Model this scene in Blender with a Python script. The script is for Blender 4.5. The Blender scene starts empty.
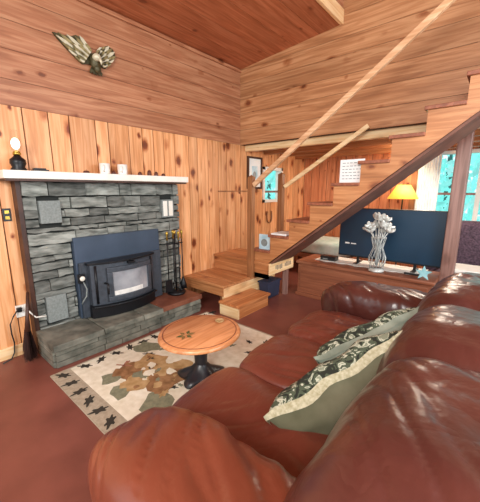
import bpy, bmesh, math, random
from mathutils import Vector, Matrix, Euler, noise
R = math.radians
PI = math.pi
random.seed(7)
col = bpy.context.scene.collection

# ------------------------------------------------------------------ materials
def _nt(name):
    m = bpy.data.materials.new(name); m.use_nodes = True
    nt = m.node_tree; b = nt.nodes['Principled BSDF']
    return m, nt, b
def hexc(h):
    v = [int(h[i:i+2], 16)/255 for i in (0, 2, 4)]
    return tuple((c/12.92 if c <= .04045 else ((c+.055)/1.055)**2.4) for c in v) + (1,)
def ramp(nt, stops):
    r = nt.nodes.new('ShaderNodeValToRGB')
    while len(r.color_ramp.elements) < len(stops): r.color_ramp.elements.new(.5)
    for e, (p, c) in zip(r.color_ramp.elements, stops): e.position = p; e.color = c
    return r
def mathn(nt, op, a=None, b=None, va=0, vb=0):
    n = nt.nodes.new('ShaderNodeMath'); n.operation = op
    n.inputs[0].default_value = va; n.inputs[1].default_value = vb
    if a: nt.links.new(a, n.inputs[0])
    if b: nt.links.new(b, n.inputs[1])
    return n.outputs[0]
def mixc(nt, fac, a, b, mode='MIX'):
    n = nt.nodes.new('ShaderNodeMix'); n.data_type = 'RGBA'; n.blend_type = mode
    for sock, v in ((n.inputs[0], fac), (n.inputs[6], a), (n.inputs[7], b)):
        if hasattr(v, 'links'): nt.links.new(v, sock)
        else: sock.default_value = v
    return n.outputs[2]
def wood(name, axis, light, mid, dark, knots=1.0, rough=.45, var=.25, kscale=5.0, kth=.17, coat=0.0):
    m, nt, b = _nt(name); L = nt.links
    tc = nt.nodes.new('ShaderNodeTexCoord'); geo = nt.nodes.new('ShaderNodeNewGeometry')
    rnd = geo.outputs['Random Per Island']
    cmb = nt.nodes.new('ShaderNodeCombineXYZ')
    for i, k in enumerate((37.3, 23.1, 51.7)): L.new(mathn(nt, 'MULTIPLY', rnd, None, 0, k), cmb.inputs[i])
    add = nt.nodes.new('ShaderNodeVectorMath'); add.operation = 'ADD'
    L.new(tc.outputs['Object'], add.inputs[0]); L.new(cmb.outputs[0], add.inputs[1])
    def mp(s):
        n = nt.nodes.new('ShaderNodeMapping'); sc = [1, 1, 1]; sc['XYZ'.index(axis)] = s
        n.inputs['Scale'].default_value = sc; L.new(add.outputs[0], n.inputs[0]); return n.outputs[0]
    n1 = nt.nodes.new('ShaderNodeTexNoise'); n1.inputs['Scale'].default_value = 22; n1.inputs['Detail'].default_value = 6
    n1.inputs['Distortion'].default_value = 1.2; L.new(mp(.06), n1.inputs['Vector'])
    n2 = nt.nodes.new('ShaderNodeTexNoise'); n2.inputs['Scale'].default_value = 5; n2.inputs['Detail'].default_value = 3
    L.new(mp(.3), n2.inputs['Vector'])
    v = nt.nodes.new('ShaderNodeTexVoronoi'); v.inputs['Scale'].default_value = kscale
    nd = nt.nodes.new('ShaderNodeTexNoise'); nd.inputs['Scale'].default_value = 14; L.new(mp(1), nd.inputs['Vector'])
    vm = nt.nodes.new('ShaderNodeVectorMath'); vm.operation = 'MULTIPLY_ADD'; vm.inputs[1].default_value = (.035, .035, .035)
    L.new(nd.outputs['Color'], vm.inputs[0]); L.new(mp(.62), vm.inputs[2]); L.new(vm.outputs[0], v.inputs['Vector'])
    r1 = ramp(nt, [(.2, dark), (.46, mid), (.62, light)]); L.new(n1.outputs['Fac'], r1.inputs[0])
    r2 = ramp(nt, [(.3, (.86, .82, .78, 1)), (.65, (1.06, 1.04, 1.02, 1))]); L.new(n2.outputs['Fac'], r2.inputs[0])
    c = mixc(nt, 1.0, r1.outputs[0], r2.outputs[0], 'MULTIPLY')
    kr = ramp(nt, [(0, (.16, .06, .03, 1)), (kth*.62, (.28, .12, .06, 1)), (kth*.8, (.62, .42, .30, 1)), (kth*1.35, (1, 1, 1, 1))])
    sepk = nt.nodes.new('ShaderNodeSeparateColor'); L.new(v.outputs['Color'], sepk.inputs[0])
    ks = mathn(nt, 'ADD', mathn(nt, 'MULTIPLY', mathn(nt, 'POWER', sepk.outputs[0], None, 0, 2.0), None, 0, 1.3), None, 0, .3)
    L.new(mathn(nt, 'DIVIDE', v.outputs['Distance'], ks), kr.inputs[0])
    c = mixc(nt, knots, c, mixc(nt, 1.0, c, kr.outputs[0], 'MULTIPLY'))
    hsv = nt.nodes.new('ShaderNodeHueSaturation'); L.new(c, hsv.inputs['Color'])
    mr = nt.nodes.new('ShaderNodeMapRange'); mr.inputs[3].default_value = 1-var; mr.inputs[4].default_value = 1+var*.7
    L.new(rnd, mr.inputs[0]); L.new(mr.outputs[0], hsv.inputs['Value'])
    L.new(hsv.outputs[0], b.inputs['Base Color']); b.inputs['Roughness'].default_value = rough
    b.inputs['Coat Weight'].default_value = coat; b.inputs['Coat Roughness'].default_value = .25
    bp = nt.nodes.new('ShaderNodeBump'); bp.inputs['Strength'].default_value = .12; bp.inputs['Distance'].default_value = .01
    L.new(n1.outputs['Fac'], bp.inputs['Height']); L.new(bp.outputs[0], b.inputs['Normal'])
    return m
def plain(name, c, rough=.5, metal=0, c2=None, scale=20, bump=0, coat=0, emit=None, es=0, island=0, stretch=None):
    m, nt, b = _nt(name); L = nt.links
    tc = nt.nodes.new('ShaderNodeTexCoord')
    n = nt.nodes.new('ShaderNodeTexNoise'); n.inputs['Scale'].default_value = scale; n.inputs['Detail'].default_value = 5
    if stretch:
        mp = nt.nodes.new('ShaderNodeMapping'); mp.inputs['Scale'].default_value = stretch
        L.new(tc.outputs['Object'], mp.inputs[0]); L.new(mp.outputs[0], n.inputs['Vector'])
    else: L.new(tc.outputs['Object'], n.inputs['Vector'])
    c2 = c2 or tuple(x*.8 for x in c[:3]) + (1,)
    r = ramp(nt, [(.32, c2), (.66, c)]); L.new(n.outputs['Fac'], r.inputs[0])
    out = r.outputs[0]
    if island:
        geo = nt.nodes.new('ShaderNodeNewGeometry'); hsv = nt.nodes.new('ShaderNodeHueSaturation')
        mr = nt.nodes.new('ShaderNodeMapRange'); mr.inputs[3].default_value = 1-island; mr.inputs[4].default_value = 1+island
        L.new(geo.outputs['Random Per Island'], mr.inputs[0]); L.new(mr.outputs[0], hsv.inputs['Value']); L.new(out, hsv.inputs['Color'])
        out = hsv.outputs[0]
    L.new(out, b.inputs['Base Color']); b.inputs['Roughness'].default_value = rough; b.inputs['Metallic'].default_value = metal
    b.inputs['Coat Weight'].default_value = coat; b.inputs['Coat Roughness'].default_value = .15
    if bump:
        bp = nt.nodes.new('ShaderNodeBump'); bp.inputs['Strength'].default_value = bump; bp.inputs['Distance'].default_value = .02
        L.new(n.outputs['Fac'], bp.inputs['Height']); L.new(bp.outputs[0], b.inputs['Normal'])
    if emit:
        b.inputs['Emission Color'].default_value = emit; b.inputs['Emission Strength'].default_value = es
    return m
def leather(name, c, c2, stretch=(1, 1, 1), bs=.5, ang=0):
    m, nt, b = _nt(name); L = nt.links
    tc = nt.nodes.new('ShaderNodeTexCoord')
    n = nt.nodes.new('ShaderNodeTexNoise'); n.inputs['Scale'].default_value = 3.5; n.inputs['Detail'].default_value = 4
    L.new(tc.outputs['Object'], n.inputs['Vector'])
    r = ramp(nt, [(.3, c2), (.7, c)]); L.new(n.outputs['Fac'], r.inputs[0]); L.new(r.outputs[0], b.inputs['Base Color'])
    mp = nt.nodes.new('ShaderNodeMapping'); mp.inputs['Scale'].default_value = stretch
    vr = nt.nodes.new('ShaderNodeVectorRotate'); vr.inputs['Axis'].default_value = (0, 0, 1); vr.inputs['Angle'].default_value = R(ang); L.new(tc.outputs['Object'], vr.inputs['Vector']); L.new(vr.outputs[0], mp.inputs[0])
    w = nt.nodes.new('ShaderNodeTexNoise'); w.inputs['Scale'].default_value = 9; w.inputs['Detail'].default_value = 3
    w.inputs['Distortion'].default_value = .25; L.new(mp.outputs[0], w.inputs['Vector'])
    rid = ramp(nt, [(.34, (.7, .7, .7, 1)), (.5, (0, 0, 0, 1)), (.66, (1, 1, 1, 1))]); L.new(w.outputs['Fac'], rid.inputs[0])
    fine = nt.nodes.new('ShaderNodeTexNoise'); fine.inputs['Scale'].default_value = 120; L.new(tc.outputs['Object'], fine.inputs['Vector'])
    b1 = nt.nodes.new('ShaderNodeBump'); b1.inputs['Strength'].default_value = bs; b1.inputs['Distance'].default_value = .012
    L.new(rid.outputs[0], b1.inputs['Height'])
    b2 = nt.nodes.new('ShaderNodeBump'); b2.inputs['Strength'].default_value = .08; b2.inputs['Distance'].default_value = .004
    L.new(fine.outputs['Fac'], b2.inputs['Height']); L.new(b1.outputs[0], b2.inputs['Normal']); L.new(b2.outputs[0], b.inputs['Normal'])
    b.inputs['Roughness'].default_value = .31; b.inputs['Specular IOR Level'].default_value = .55
    b.inputs['Coat Weight'].default_value = .25; b.inputs['Coat Roughness'].default_value = .22
    return m
def glassm(name, tint=(1, 1, 1, 1), thick=False):
    m, nt, b = _nt(name); L = nt.links
    if thick:
        b.inputs['Transmission Weight'].default_value = 1; b.inputs['Base Color'].default_value = tint
        b.inputs['Roughness'].default_value = .03; b.inputs['IOR'].default_value = 1.45
        return m
    tr = nt.nodes.new('ShaderNodeBsdfTransparent'); tr.inputs[0].default_value = tint
    gl = nt.nodes.new('ShaderNodeBsdfGlossy'); gl.inputs['Roughness'].default_value = .02
    mx = nt.nodes.new('ShaderNodeMixShader'); lw = nt.nodes.new('ShaderNodeLayerWeight'); lw.inputs[0].default_value = .5
    p3 = mathn(nt, 'POWER', lw.outputs['Facing'], None, 0, 4.0); L.new(mathn(nt, 'MULTIPLY', p3, None, 0, .5), mx.inputs[0]); L.new(tr.outputs[0], mx.inputs[1]); L.new(gl.outputs[0], mx.inputs[2])
    L.new(mx.outputs[0], nt.nodes['Material Output'].inputs[0])
    return m
H = hexc
M = {}
M['pine_v'] = wood('pine_vertical', 'Z', H('ebb282'), H('db9a66'), H('ba7a4a'), var=.14, kscale=6.0, kth=.205)
M['pine_left'] = wood('pine_left_upper', 'Y', H('c08a68'), H('ac7252'), H('885338'), knots=.8, var=.12, kth=.15)
M['pine_back'] = wood('pine_back_upper', 'X', H('c4936a'), H('b07c54'), H('8e5f3e'), knots=.9, var=.12, kth=.16)
M['pine_ceil'] = wood('pine_ceiling', 'Y', H('bc7450'), H('ac623e'), H('8c4a2c'), knots=.7, var=.10, kth=.12)
M['pine_far'] = wood('pine_far', 'Z', H('de9468'), H('cc7e54'), H('a4603c'), var=.10, kscale=6)
M['pine_y'] = wood('pine_along_y', 'Y', H('d4905c'), H('be7644'), H('985a30'), knots=.8, var=.08, coat=.2)
M['pine_x'] = wood('pine_along_x', 'X', H('cc9060'), H('b87a4c'), H('966038'), knots=.8, var=.06, coat=.1)
M['tread'] = wood('tread_wood', 'Y', H('a8684c'), H('92563e'), H('70402c'), knots=.4, var=.08)
M['pale_x'] = wood('pale_lumber', 'X', H('f6dcb0'), H('ecca98'), H('d8ae78'), knots=.3, var=.05)
M['pale_y'] = wood('pale_lumber_y', 'Y', H('f8d8aa'), H('eec48e'), H('d8a470'), knots=.3, var=.05)
M['post'] = wood('post_wood', 'Z', H('a47048'), H('8e5c38'), H('704426'), knots=.4, var=.05)
M['post2'] = wood('post_grey_brown', 'Z', H('a07a70'), H('8e6a60'), H('6e4e46'), knots=.4, var=.05)
M['rail'] = wood('rail_wood', 'X', H('eec49c'), H('dcac82'), H('bc8a60'), knots=.2, var=.05)
M['chest'] = wood('chest_wood', 'X', H('9c6044'), H('8e543a'), H('74422c'), knots=.3, var=.06, coat=.3)
M['table'] = wood('table_wood', 'Y', H('e2a070'), H('d08a58'), H('ac6c3e'), knots=.3, var=.03, coat=.3, rough=.4, kscale=3)
M['darkwood'] = plain('dark_trim', H('4a2a1c'), .5, c2=H('32190f'), scale=8)
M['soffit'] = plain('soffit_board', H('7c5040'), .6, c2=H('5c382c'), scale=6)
M['gap'] = plain('dark_gap', H('4e2c18'), .8)
M['stone'] = plain('ledgestone', H('8e908a'), .75, c2=H('50534e'), scale=9, bump=.7, island=.45, stretch=(2, .8, 3))
M['stone2'] = plain('hearth_stone', H('868478'), .7, c2=H('4a4c44'), scale=7, bump=.5, island=.2)
M['mortar'] = plain('mortar', H('262826'), .9)
M['tile'] = plain('grey_tile', H('8a908e'), .7, c2=H('747a78'), scale=60)
M['brick'] = plain('red_slab', H('84503c'), .45, c2=H('6c3c2c'), scale=8, bump=.15)
M['white'] = plain('white_paint', H('f4f0e8'), .4, c2=H('e6e0d4'), scale=6)
M['whitecer'] = plain('white_ceramic', H('f6f4f0'), .2, c2=H('ebe8e2'), scale=4)
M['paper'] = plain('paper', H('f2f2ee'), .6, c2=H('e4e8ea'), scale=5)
M['bluepaper'] = plain('blue_paper', H('d6e8ee'), .5, c2=H('9cc4d4'), scale=9)
M['turq'] = plain('turquoise_cloth', H('a8d4d8'), .8, c2=H('7cb4bc'), scale=12)
M['ink'] = plain('ink', H('50585c'), .7)
M['paleink'] = plain('pale_ink', H('9aa0a2'), .7)
M['stamp'] = plain('stamp_ink', H('8a7a6c'), .8)
M['black'] = plain('black_plastic', H('1a1a1c'), .4)
M['iron'] = plain('stove_iron', H('464c56'), .45, c2=H('3a4048'), scale=30, metal=.2)
M['panel'] = plain('blue_steel', H('48566a'), .38, c2=H('3c4858'), scale=3, metal=.25)
M['irond'] = plain('dark_iron', H('1c1c20'), .4, metal=.4)
M['brass'] = plain('brass', H('c8a64c'), .3, metal=.9)
M['gilt'] = plain('gilt', H('a89a6c'), .45, metal=.35, c2=H('6e623e'), scale=30)
M['giltd'] = plain('gilt_dark', H('5a5236'), .5, metal=.3, c2=H('3c361f'), scale=30)
M['giltl'] = plain('gilt_light', H('d8d0b4'), .45, metal=.2)
M['stoveglass'] = plain('stove_glass', H('aeb0b6'), .12, c2=H('6c7078'), scale=3.2, coat=1)
M['glassstrip'] = plain('strip_white', H('e8e6e2'), .8, scale=20)
M['tv'] = plain('tv_screen', H('14374f'), .35, c2=H('0f2c42'), scale=2)
M['tvb'] = plain('tv_bezel', H('121418'), .35)
M['shade'] = plain('lamp_shade', H('f4c860'), .7, emit=H('ffb83c'), es=1.0)
M['floor'] = plain('red_floor', H('8a5044'), .42, c2=H('703e34'), scale=2.5, bump=.04)
M['rug'] = plain('rug_cream', H('f0ead8'), .95, c2=H('dcd4bc'), scale=16, bump=.2)
M['rugb'] = plain('rug_border', H('b4a894'), .95, c2=H('a09480'), scale=40, bump=.2)
M['ruggr'] = plain('rug_sage', H('8c8c72'), .95, c2=H('747660'), scale=40)
M['rugdk'] = plain('rug_dark', H('38342c'), .95)
M['rugbr'] = plain('rug_brown', H('a47a52'), .95, c2=H('7c5634'), scale=18)
M['rugtan'] = plain('rug_tan', H('c4a274'), .95, c2=H('a68454'), scale=18)
M['rugred'] = plain('rug_red', H('b07860'), .95)
M['leath_arm'] = leather('leather_arm', H('80422e'), H('6e3424'), (1.3, .3, .3), .12, -59)
M['leath_seat'] = leather('leather_seat', H('783e30'), H('642e24'), (1.4, .6, 1), .2)
M['leath_back'] = leather('leather_back', H('5c3029'), H('48231f'), (.9, .8, .35), .22)  # same sofa leather darkened, dimmer light on this side put into colour
M['leath_dark'] = leather('leather_dark', H('54302a'), H('42221e'), (1, 1, 1), .3)
M['olive'] = plain('olive_cloth', H('72705a'), .9, c2=H('55543e'), scale=5, bump=.2)
M['olive_lit'] = plain('olive_cloth_lit', H('a4ac9c'), .9, c2=H('7c8678'), scale=7, bump=.2)  # same cloth as the olive, brighter light put into its colour
M['braid'] = plain('braid', H('c8c4aa'), .9, c2=H('a29c7c'), scale=60)
M['wicker'] = plain('dark_wicker', H('6a5260'), .8, c2=H('3c2c38'), scale=40, bump=.6)
M['curtain'] = plain('curtain', H('eef4f6'), .9, c2=H('d6e2e6'), scale=6)
M['blanket'] = plain('pale_cover', H('e0ece4'), .9, c2=H('b4d0c4'), scale=6)
M['bristle'] = plain('bristle', H('44241c'), .9, c2=H('2a140f'), scale=60, stretch=(1, 1, .1))
M['shoe'] = plain('navy', H('2c3048'), .8)
M['figdark'] = plain('dark_figure', H('28262c'), .35, c2=H('18171b'), scale=12)
M['candle'] = plain('dark_red', H('5a2c20'), .5)
M['leafy'] = plain('outdoor_leaves_daylit', H('d0f6f2'), .8, c2=H('98e0da'), scale=2.5, emit=H('8fe6e4'), es=.25)  # overexposed daylight put into the leaf colour and a faint glow
M['trunk'] = plain('outdoor_trunk', H('6c7a78'), .9)
M['ground'] = plain('ground', H('8ca89c'), .95, c2=H('6c8c80'), scale=2)
M['glass'] = glassm('window_glass', (.95, 1, 1, 1))
M['crystal'] = glassm('crystal', (.98, .98, 1, 1), True)
M['thinglass'] = glassm('thin_glass', (.93, .95, .96, 1))
M['crystalflower'] = plain('clear_petal', H('dcdcd6'), .15, c2=H('a8a49c'), scale=25, coat=1)
# camouflage-like leaf print
def camo():
    m, nt, b = _nt('leaf_print_cloth'); L = nt.links
    tc = nt.nodes.new('ShaderNodeTexCoord')
    n = nt.nodes.new('ShaderNodeTexNoise'); n.inputs['Scale'].default_value = 17; n.inputs['Detail'].default_value = 2; n.inputs['Distortion'].default_value = 1.5
    L.new(tc.outputs['Object'], n.inputs['Vector'])
    r = ramp(nt, [(.40, H('262c24')), (.44, H('4e5a48')), (.54, H('c6ccb8')), (.60, H('8a9480'))]); r.color_ramp.interpolation = 'CONSTANT'
    L.new(n.outputs['Fac'], r.inputs[0]); L.new(r.outputs[0], b.inputs['Base Color']); b.inputs['Roughness'].default_value = .9
    return m
M['camo'] = camo()

# ------------------------------------------------------------------ mesh builder
class MB:
    def __init__(s): s.v = []; s.f = []; s.m = []; s.s = []
    def add(s, vs, fs, mi=0, sm=False, mat=None):
        o = len(s.v)
        s.v += [tuple(mat @ Vector(v)) if mat else tuple(v) for v in vs]
        for f in fs: s.f.append([i+o for i in f]); s.m.append(mi); s.s.append(sm)
    def box(s, x0, x1, y0, y1, z0, z1, mi=0, mat=None, j=0):
        vs = [(x, y, z) for x in (x0, x1) for y in (y0, y1) for z in (z0, z1)]
        if j: vs = [tuple(c+random.uniform(-j, j) for c in v) for v in vs]
        s.add(vs, [(0, 1, 3, 2), (4, 6, 7, 5), (0, 4, 5, 1), (2, 3, 7, 6), (0, 2, 6, 4), (1, 5, 7, 3)], mi, False, mat)
    def tube(s, pts, r, n=10, mi=0, cap=True, mat=None):
        pts = [Vector(p) for p in pts]; rs = r if isinstance(r, (list, tuple)) else [r]*len(pts)
        vs = []; ref = None
        for i, p in enumerate(pts):
            t = (pts[min(i+1, len(pts)-1)]-pts[max(i-1, 0)]).normalized()
            if ref is None or abs(t.dot(ref)) > .95: ref = Vector((0, 0, 1)) if abs(t.z) < .9 else Vector((1, 0, 0))
            a = t.cross(ref).normalized(); b = t.cross(a).normalized(); ref = b.cross(t) if False else ref
            for k in range(n):
                an = 2*PI*k/n; vs.append(tuple(p+(a*math.cos(an)+b*math.sin(an))*rs[i]))
        fs = [(i*n+k, i*n+(k+1) % n, (i+1)*n+(k+1) % n, (i+1)*n+k) for i in range(len(pts)-1) for k in range(n)]
        if cap: fs += [tuple(range(n-1, -1, -1)), tuple(range((len(pts)-1)*n, len(pts)*n))]
        s.add(vs, fs, mi, True, mat)
    def lathe(s, prof, c=(0, 0, 0), n=20, mi=0, mat=None, sx=1, sy=1):
        vs = [(c[0]+r*math.cos(2*PI*k/n)*sx, c[1]+r*math.sin(2*PI*k/n)*sy, c[2]+z) for r, z in prof for k in range(n)]
        fs = [(i*n+k, i*n+(k+1) % n, (i+1)*n+(k+1) % n, (i+1)*n+k) for i in range(len(prof)-1) for k in range(n)]
        if prof[0][0] > 1e-4: fs.append(tuple(range(n-1, -1, -1)))
        if prof[-1][0] > 1e-4: fs.append(tuple(range((len(prof)-1)*n, len(prof)*n)))
        s.add(vs, fs, mi, True, mat)
    def prism(s, poly, d, mi=0, mat=None, sm=False):   # poly in local xy, extruded along z by d
        n = len(poly)
        vs = [(x, y, 0) for x, y in poly]+[(x, y, d) for x, y in poly]
        fs = [tuple(range(n-1, -1, -1)), tuple(range(n, 2*n))]+[(i, (i+1) % n, (i+1) % n+n, i+n) for i in range(n)]
        s.add(vs, fs, mi, sm, mat)
    def blob(s, c, h, k=2.0, n=8, mi=0, fn=None, mat=None):  # superellipsoid from a cube grid
        vs = {}; fl = []; out = []
        def idx(p):
            key = tuple(round(a, 5) for a in p)
            if key not in vs:
                q = Vector(p); d = (abs(q.x)**k+abs(q.y)**k+abs(q.z)**k)**(-1/k); q = q*d
                w = Vector((q.x*h[0], q.y*h[1], q.z*h[2]))
                if fn: w = fn(q, w)
                vs[key] = len(out); out.append(w+Vector(c))
            return vs[key]
        for ax in range(3):
            for sg in (-1, 1):
                for i in range(n):
                    for j in range(n):
                        q = []
                        for a, b in ((i, j), (i+1, j), (i+1, j+1), (i, j+1)):
                            u, v = -1+2*a/n, -1+2*b/n
                            u = math.tan(u*PI/4) if k < 3 else u; v = math.tan(v*PI/4) if k < 3 else v
                            p = [0, 0, 0]; p[ax] = sg; p[(ax+1) % 3] = u; p[(ax+2) % 3] = v; q.append(idx(p))
                        fl.append(q if sg > 0 else q[::-1])
        s.add(out, fl, mi, True, mat)
    def build(s, name, mats, parent=None, bevel=0, sub=0, loc=None):
        me = bpy.data.meshes.new(name); me.from_pydata(s.v, [], s.f)
        for m in (mats if isinstance(mats, (list, tuple)) else [mats]): me.materials.append(m)
        for p, mi, sm in zip(me.polygons, s.m, s.s): p.material_index = mi; p.use_smooth = sm
        me.update(); me.validate()
        o = bpy.data.objects.new(name, me); col.objects.link(o)
        if parent:
            o.parent = parent
            root = parent
            off = Vector((0, 0, 0))
            while root: off += root.location; root = root.parent
            me.transform(Matrix.Translation(-off))
        if bevel:
            b = o.modifiers.new('b', 'BEVEL'); b.width = bevel; b.segments = 2; b.limit_method = 'ANGLE'
        if sub:
            b = o.modifiers.new('s', 'SUBSURF'); b.levels = sub; b.render_levels = sub
        return o
def tag(o, label=None, cat=None, group=None, kind=None):
    for k, v in (('label', label), ('category', cat), ('group', group), ('kind', kind)):
        if v: o[k] = v
    return o
def thing(name, label, cat, loc=(0, 0, 0), group=None):
    o = bpy.data.objects.new(name, None); col.objects.link(o); o.location = loc; o.empty_display_size = .05
    return tag(o, label, cat, group)
def struct(o): o['kind'] = 'structure'; return o
def rot(loc, rx=0, ry=0, rz=0): return Matrix.Translation(loc) @ Euler((R(rx), R(ry), R(rz))).to_matrix().to_4x4()
def dup(root, loc, label):
    r = root.copy(); col.objects.link(r); r.location = loc; r['label'] = label
    for ch in list(root.children):
        c = ch.copy(); col.objects.link(c); c.parent = r
        for g in list(ch.children):
            d = g.copy(); col.objects.link(d); d.parent = c
    return r

# ------------------------------------------------------------------ setting
XR, YF, YL, YB = 5.2, -2.2, 3.81, 5.9       # right extent, rear extent, loft face, far wall
mb = MB(); mb.box(-.15, XR, YF, YB+.15, -.1, 0); struct(mb.build('floor', M['floor']))

def cuts(a, b, lo, hi, extra=()):
    e = [a]
    while e[-1] < b:
        e.append(e[-1]+random.uniform(lo, hi))
    e[-1] = b
    if e[-1]-e[-2] < lo*.4: e.pop(-2)
    for x in extra:
        k = min(range(1, len(e)-1), key=lambda i: abs(e[i]-x)); e[k] = x
    return sorted(set(e))
G = .005
# left wall: horizontal boards above z=2.2, vertical below; window hole
W1 = (4.42, 5.04, 1.28, 1.90)
mb = MB()
mb.box(-.12, -.025, YF, W1[0], 0, 3.4, 1); mb.box(-.12, -.025, W1[1], YB+.15, 0, 3.4, 1)
mb.box(-.12, -.025, W1[0], W1[1], 0, W1[2], 1); mb.box(-.12, -.025, W1[0], W1[1], W1[3], 3.4, 1)
ys = cuts(YF, YB, .13, .25, W1[:2])
for a, b in zip(ys, ys[1:]):
    if a >= W1[0]-.001 and b <= W1[1]+.001:
        mb.box(-.025, 0, a+G, b-G, 0, W1[2]); mb.box(-.025, 0, a+G, b-G, W1[3], 2.19)
    else: mb.box(-.025, 0, a+G, b-G, 0, 2.19)
zs = cuts(2.19, 3.4, .17, .24)
for i, (a, b) in enumerate(zip(zs, zs[1:])):
    mb.box(-.025, .004, YF, YB, a+.002, b-.002, 2)
struct(mb.build('wall_left', [M['pine_v'], M['gap'], M['pine_left']]))
# loft face (upper back wall)
mb = MB()
mb.box(-.02, XR, YL+.025, YL+.10, 2.19, 4.4, 1)
zs = cuts(2.19, 4.4, .19, .25)
for i, (a, b) in enumerate(zip(zs, zs[1:])):
    mb.box(.006, XR, YL, YL+.025, a+.002, b-.002)
struct(mb.build('wall_back', [M['pine_back'], M['gap']]))
# far wall with window
W2 = (2.12, 3.75, .95, 2.10)
mb = MB()
for x0, x1, z0, z1 in ((0, W2[0], 0, 2.3), (W2[1], XR, 0, 2.3), (W2[0], W2[1], 0, W2[2]), (W2[0], W2[1], W2[3], 2.3)):
    mb.box(x0, x1, YB+.025, YB+.13, z0, z1, 1)
xs = cuts(0, XR, .13, .2, W2[:2])
for a, b in zip(xs, xs[1:]):
    if a >= W2[0]-.001 and b <= W2[1]+.001:
        mb.box(a+G, b-G, YB, YB+.025, 0, W2[2]); mb.box(a+G, b-G, YB, YB+.025, W2[3], 2.3)
    else: mb.box(a+G, b-G, YB, YB+.025, 0, 2.3)
struct(mb.build('wall_far', [M['pine_far'], M['gap']]))
# sloped ceiling, boards along Y
sl = .085; z0c = 3.262
def cz(x): return z0c+sl*x+(.62 if x > 1.53 else 0)
mb = MB(); xs = cuts(-.03, 1.53, .26, .36)+cuts(1.531, XR, .26, .36)
for a, b in zip(xs, xs[1:]):
    if b-a < .05: continue
    a2, b2 = a+.003, b-.003
    mb.add([(x, y, cz(x)+t) for x in (a2, b2) for y in (YF, YL+.02) for t in (0, .025)],
           [(0, 1, 3, 2), (4, 6, 7, 5), (0, 4, 5, 1), (2, 3, 7, 6), (0, 2, 6, 4), (1, 5, 7, 3)], 0)
for xa, xb in ((-.1, 1.53), (1.531, XR)):
    mb.add([(x, y, cz(x)+.03+t) for x in (xa, xb) for y in (YF, YL+.12) for t in (0, .06)],
       [(0, 1, 3, 2), (4, 6, 7, 5), (0, 4, 5, 1), (2, 3, 7, 6), (0, 2, 6, 4), (1, 5, 7, 3)], 1)
struct(mb.build('ceiling', [M['pine_ceil'], M['gap']]))
mb = MB(); mb.box(1.533, 1.575, YF, YL-.001, 3.385, 3.535); struct(mb.build('beam_fascia', M['pale_y'], bevel=.005))
mb = MB(); mb.box(1.533, 1.56, YF, YL-.001, 3.536, 4.05); struct(mb.build('wall_ceiling_step', M['pine_left']))
# loft slab and joists
mb = MB(); xs = cuts(0.006, XR, .13, .19)
for a, b in zip(xs, xs[1:]): mb.box(a+.003, b-.003, YL+.11, YB, 2.28, 2.305)
mb.box(0.006, XR, YL+.11, YB, 2.305, 2.36, 1)
struct(mb.build('ceiling_loft', [M['pine_y'], M['gap']]))
for y, m in ((3.92, 'pale_x'), (4.45, 'pine_x'), (4.95, 'pine_x'), (5.5, 'pine_x')):
    mb = MB(); mb.box(0.006, XR, y, y+.085, 2.10, 2.28)
    struct(mb.build('beam_loft', M[m], bevel=.005))
mb = MB(); mb.box(0.001, .022, YF, .69, 0, .11); struct(mb.build('baseboard_left', M['pale_y'], bevel=.004))
mb = MB(); mb.box(0, .02, 3.3, 4.3, 1.475, 1.49); struct(mb.build('trim_1', M['post']))
mb = MB(); mb.box(.0, .03, YF, YL, 3.215, 3.25); struct(mb.build('trim_2', M['pine_left']))
# post under loft
mb = MB(); mb.box(2.80, 2.93, 4.02, 4.15, 0, 2.28); struct(mb.build('pillar_loft', M['post2'], bevel=.01))

def window(name, axis, r, at, out, bars):
    t = bpy.data.objects.new(name, None); col.objects.link(t); t['kind'] = 'structure'
    a0, a1, z0, z1 = r
    def bx(mb, u0, u1, w0, w1, d0, d1, mi=0):
        d0, d1 = sorted((at+d0*out, at+d1*out))
        if axis == 'X': mb.box(d0, d1, u0, u1, w0, w1, mi)
        else: mb.box(u0, u1, d0, d1, w0, w1, mi)
    f = MB(); w = .05
    bx(f, a0, a0+w, z0, z1, -.02, .11); bx(f, a1-w, a1, z0, z1, -.02, .11)
    bx(f, a0, a1, z0, z0+w, -.02, .11); bx(f, a0, a1, z1-w, z1, -.02, .11)
    f.build('window_frame', M['white'], t)
    for kind, p in bars:
        b = MB()
        if kind == 'h': bx(b, a0+w, a1-w, p-.018, p+.018, .02, .06)
        else: bx(b, p-.03, p+.03, z0+w, z1-w, .0, .08)
        b.build('window_bar', M['post2' if kind == 'h' else 'white'], t)
    g = MB(); bx(g, a0+w, a1-w, z0+w, z1-w, .07, .075); g.build('window_pane', M['glass'], t)
window('window_1', 'X', W1, 0, -1, [('h', 1.47)])
window('window_2', 'Y', W2, YB, 1, [('h', 1.44), ('v', 2.95)])

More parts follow.
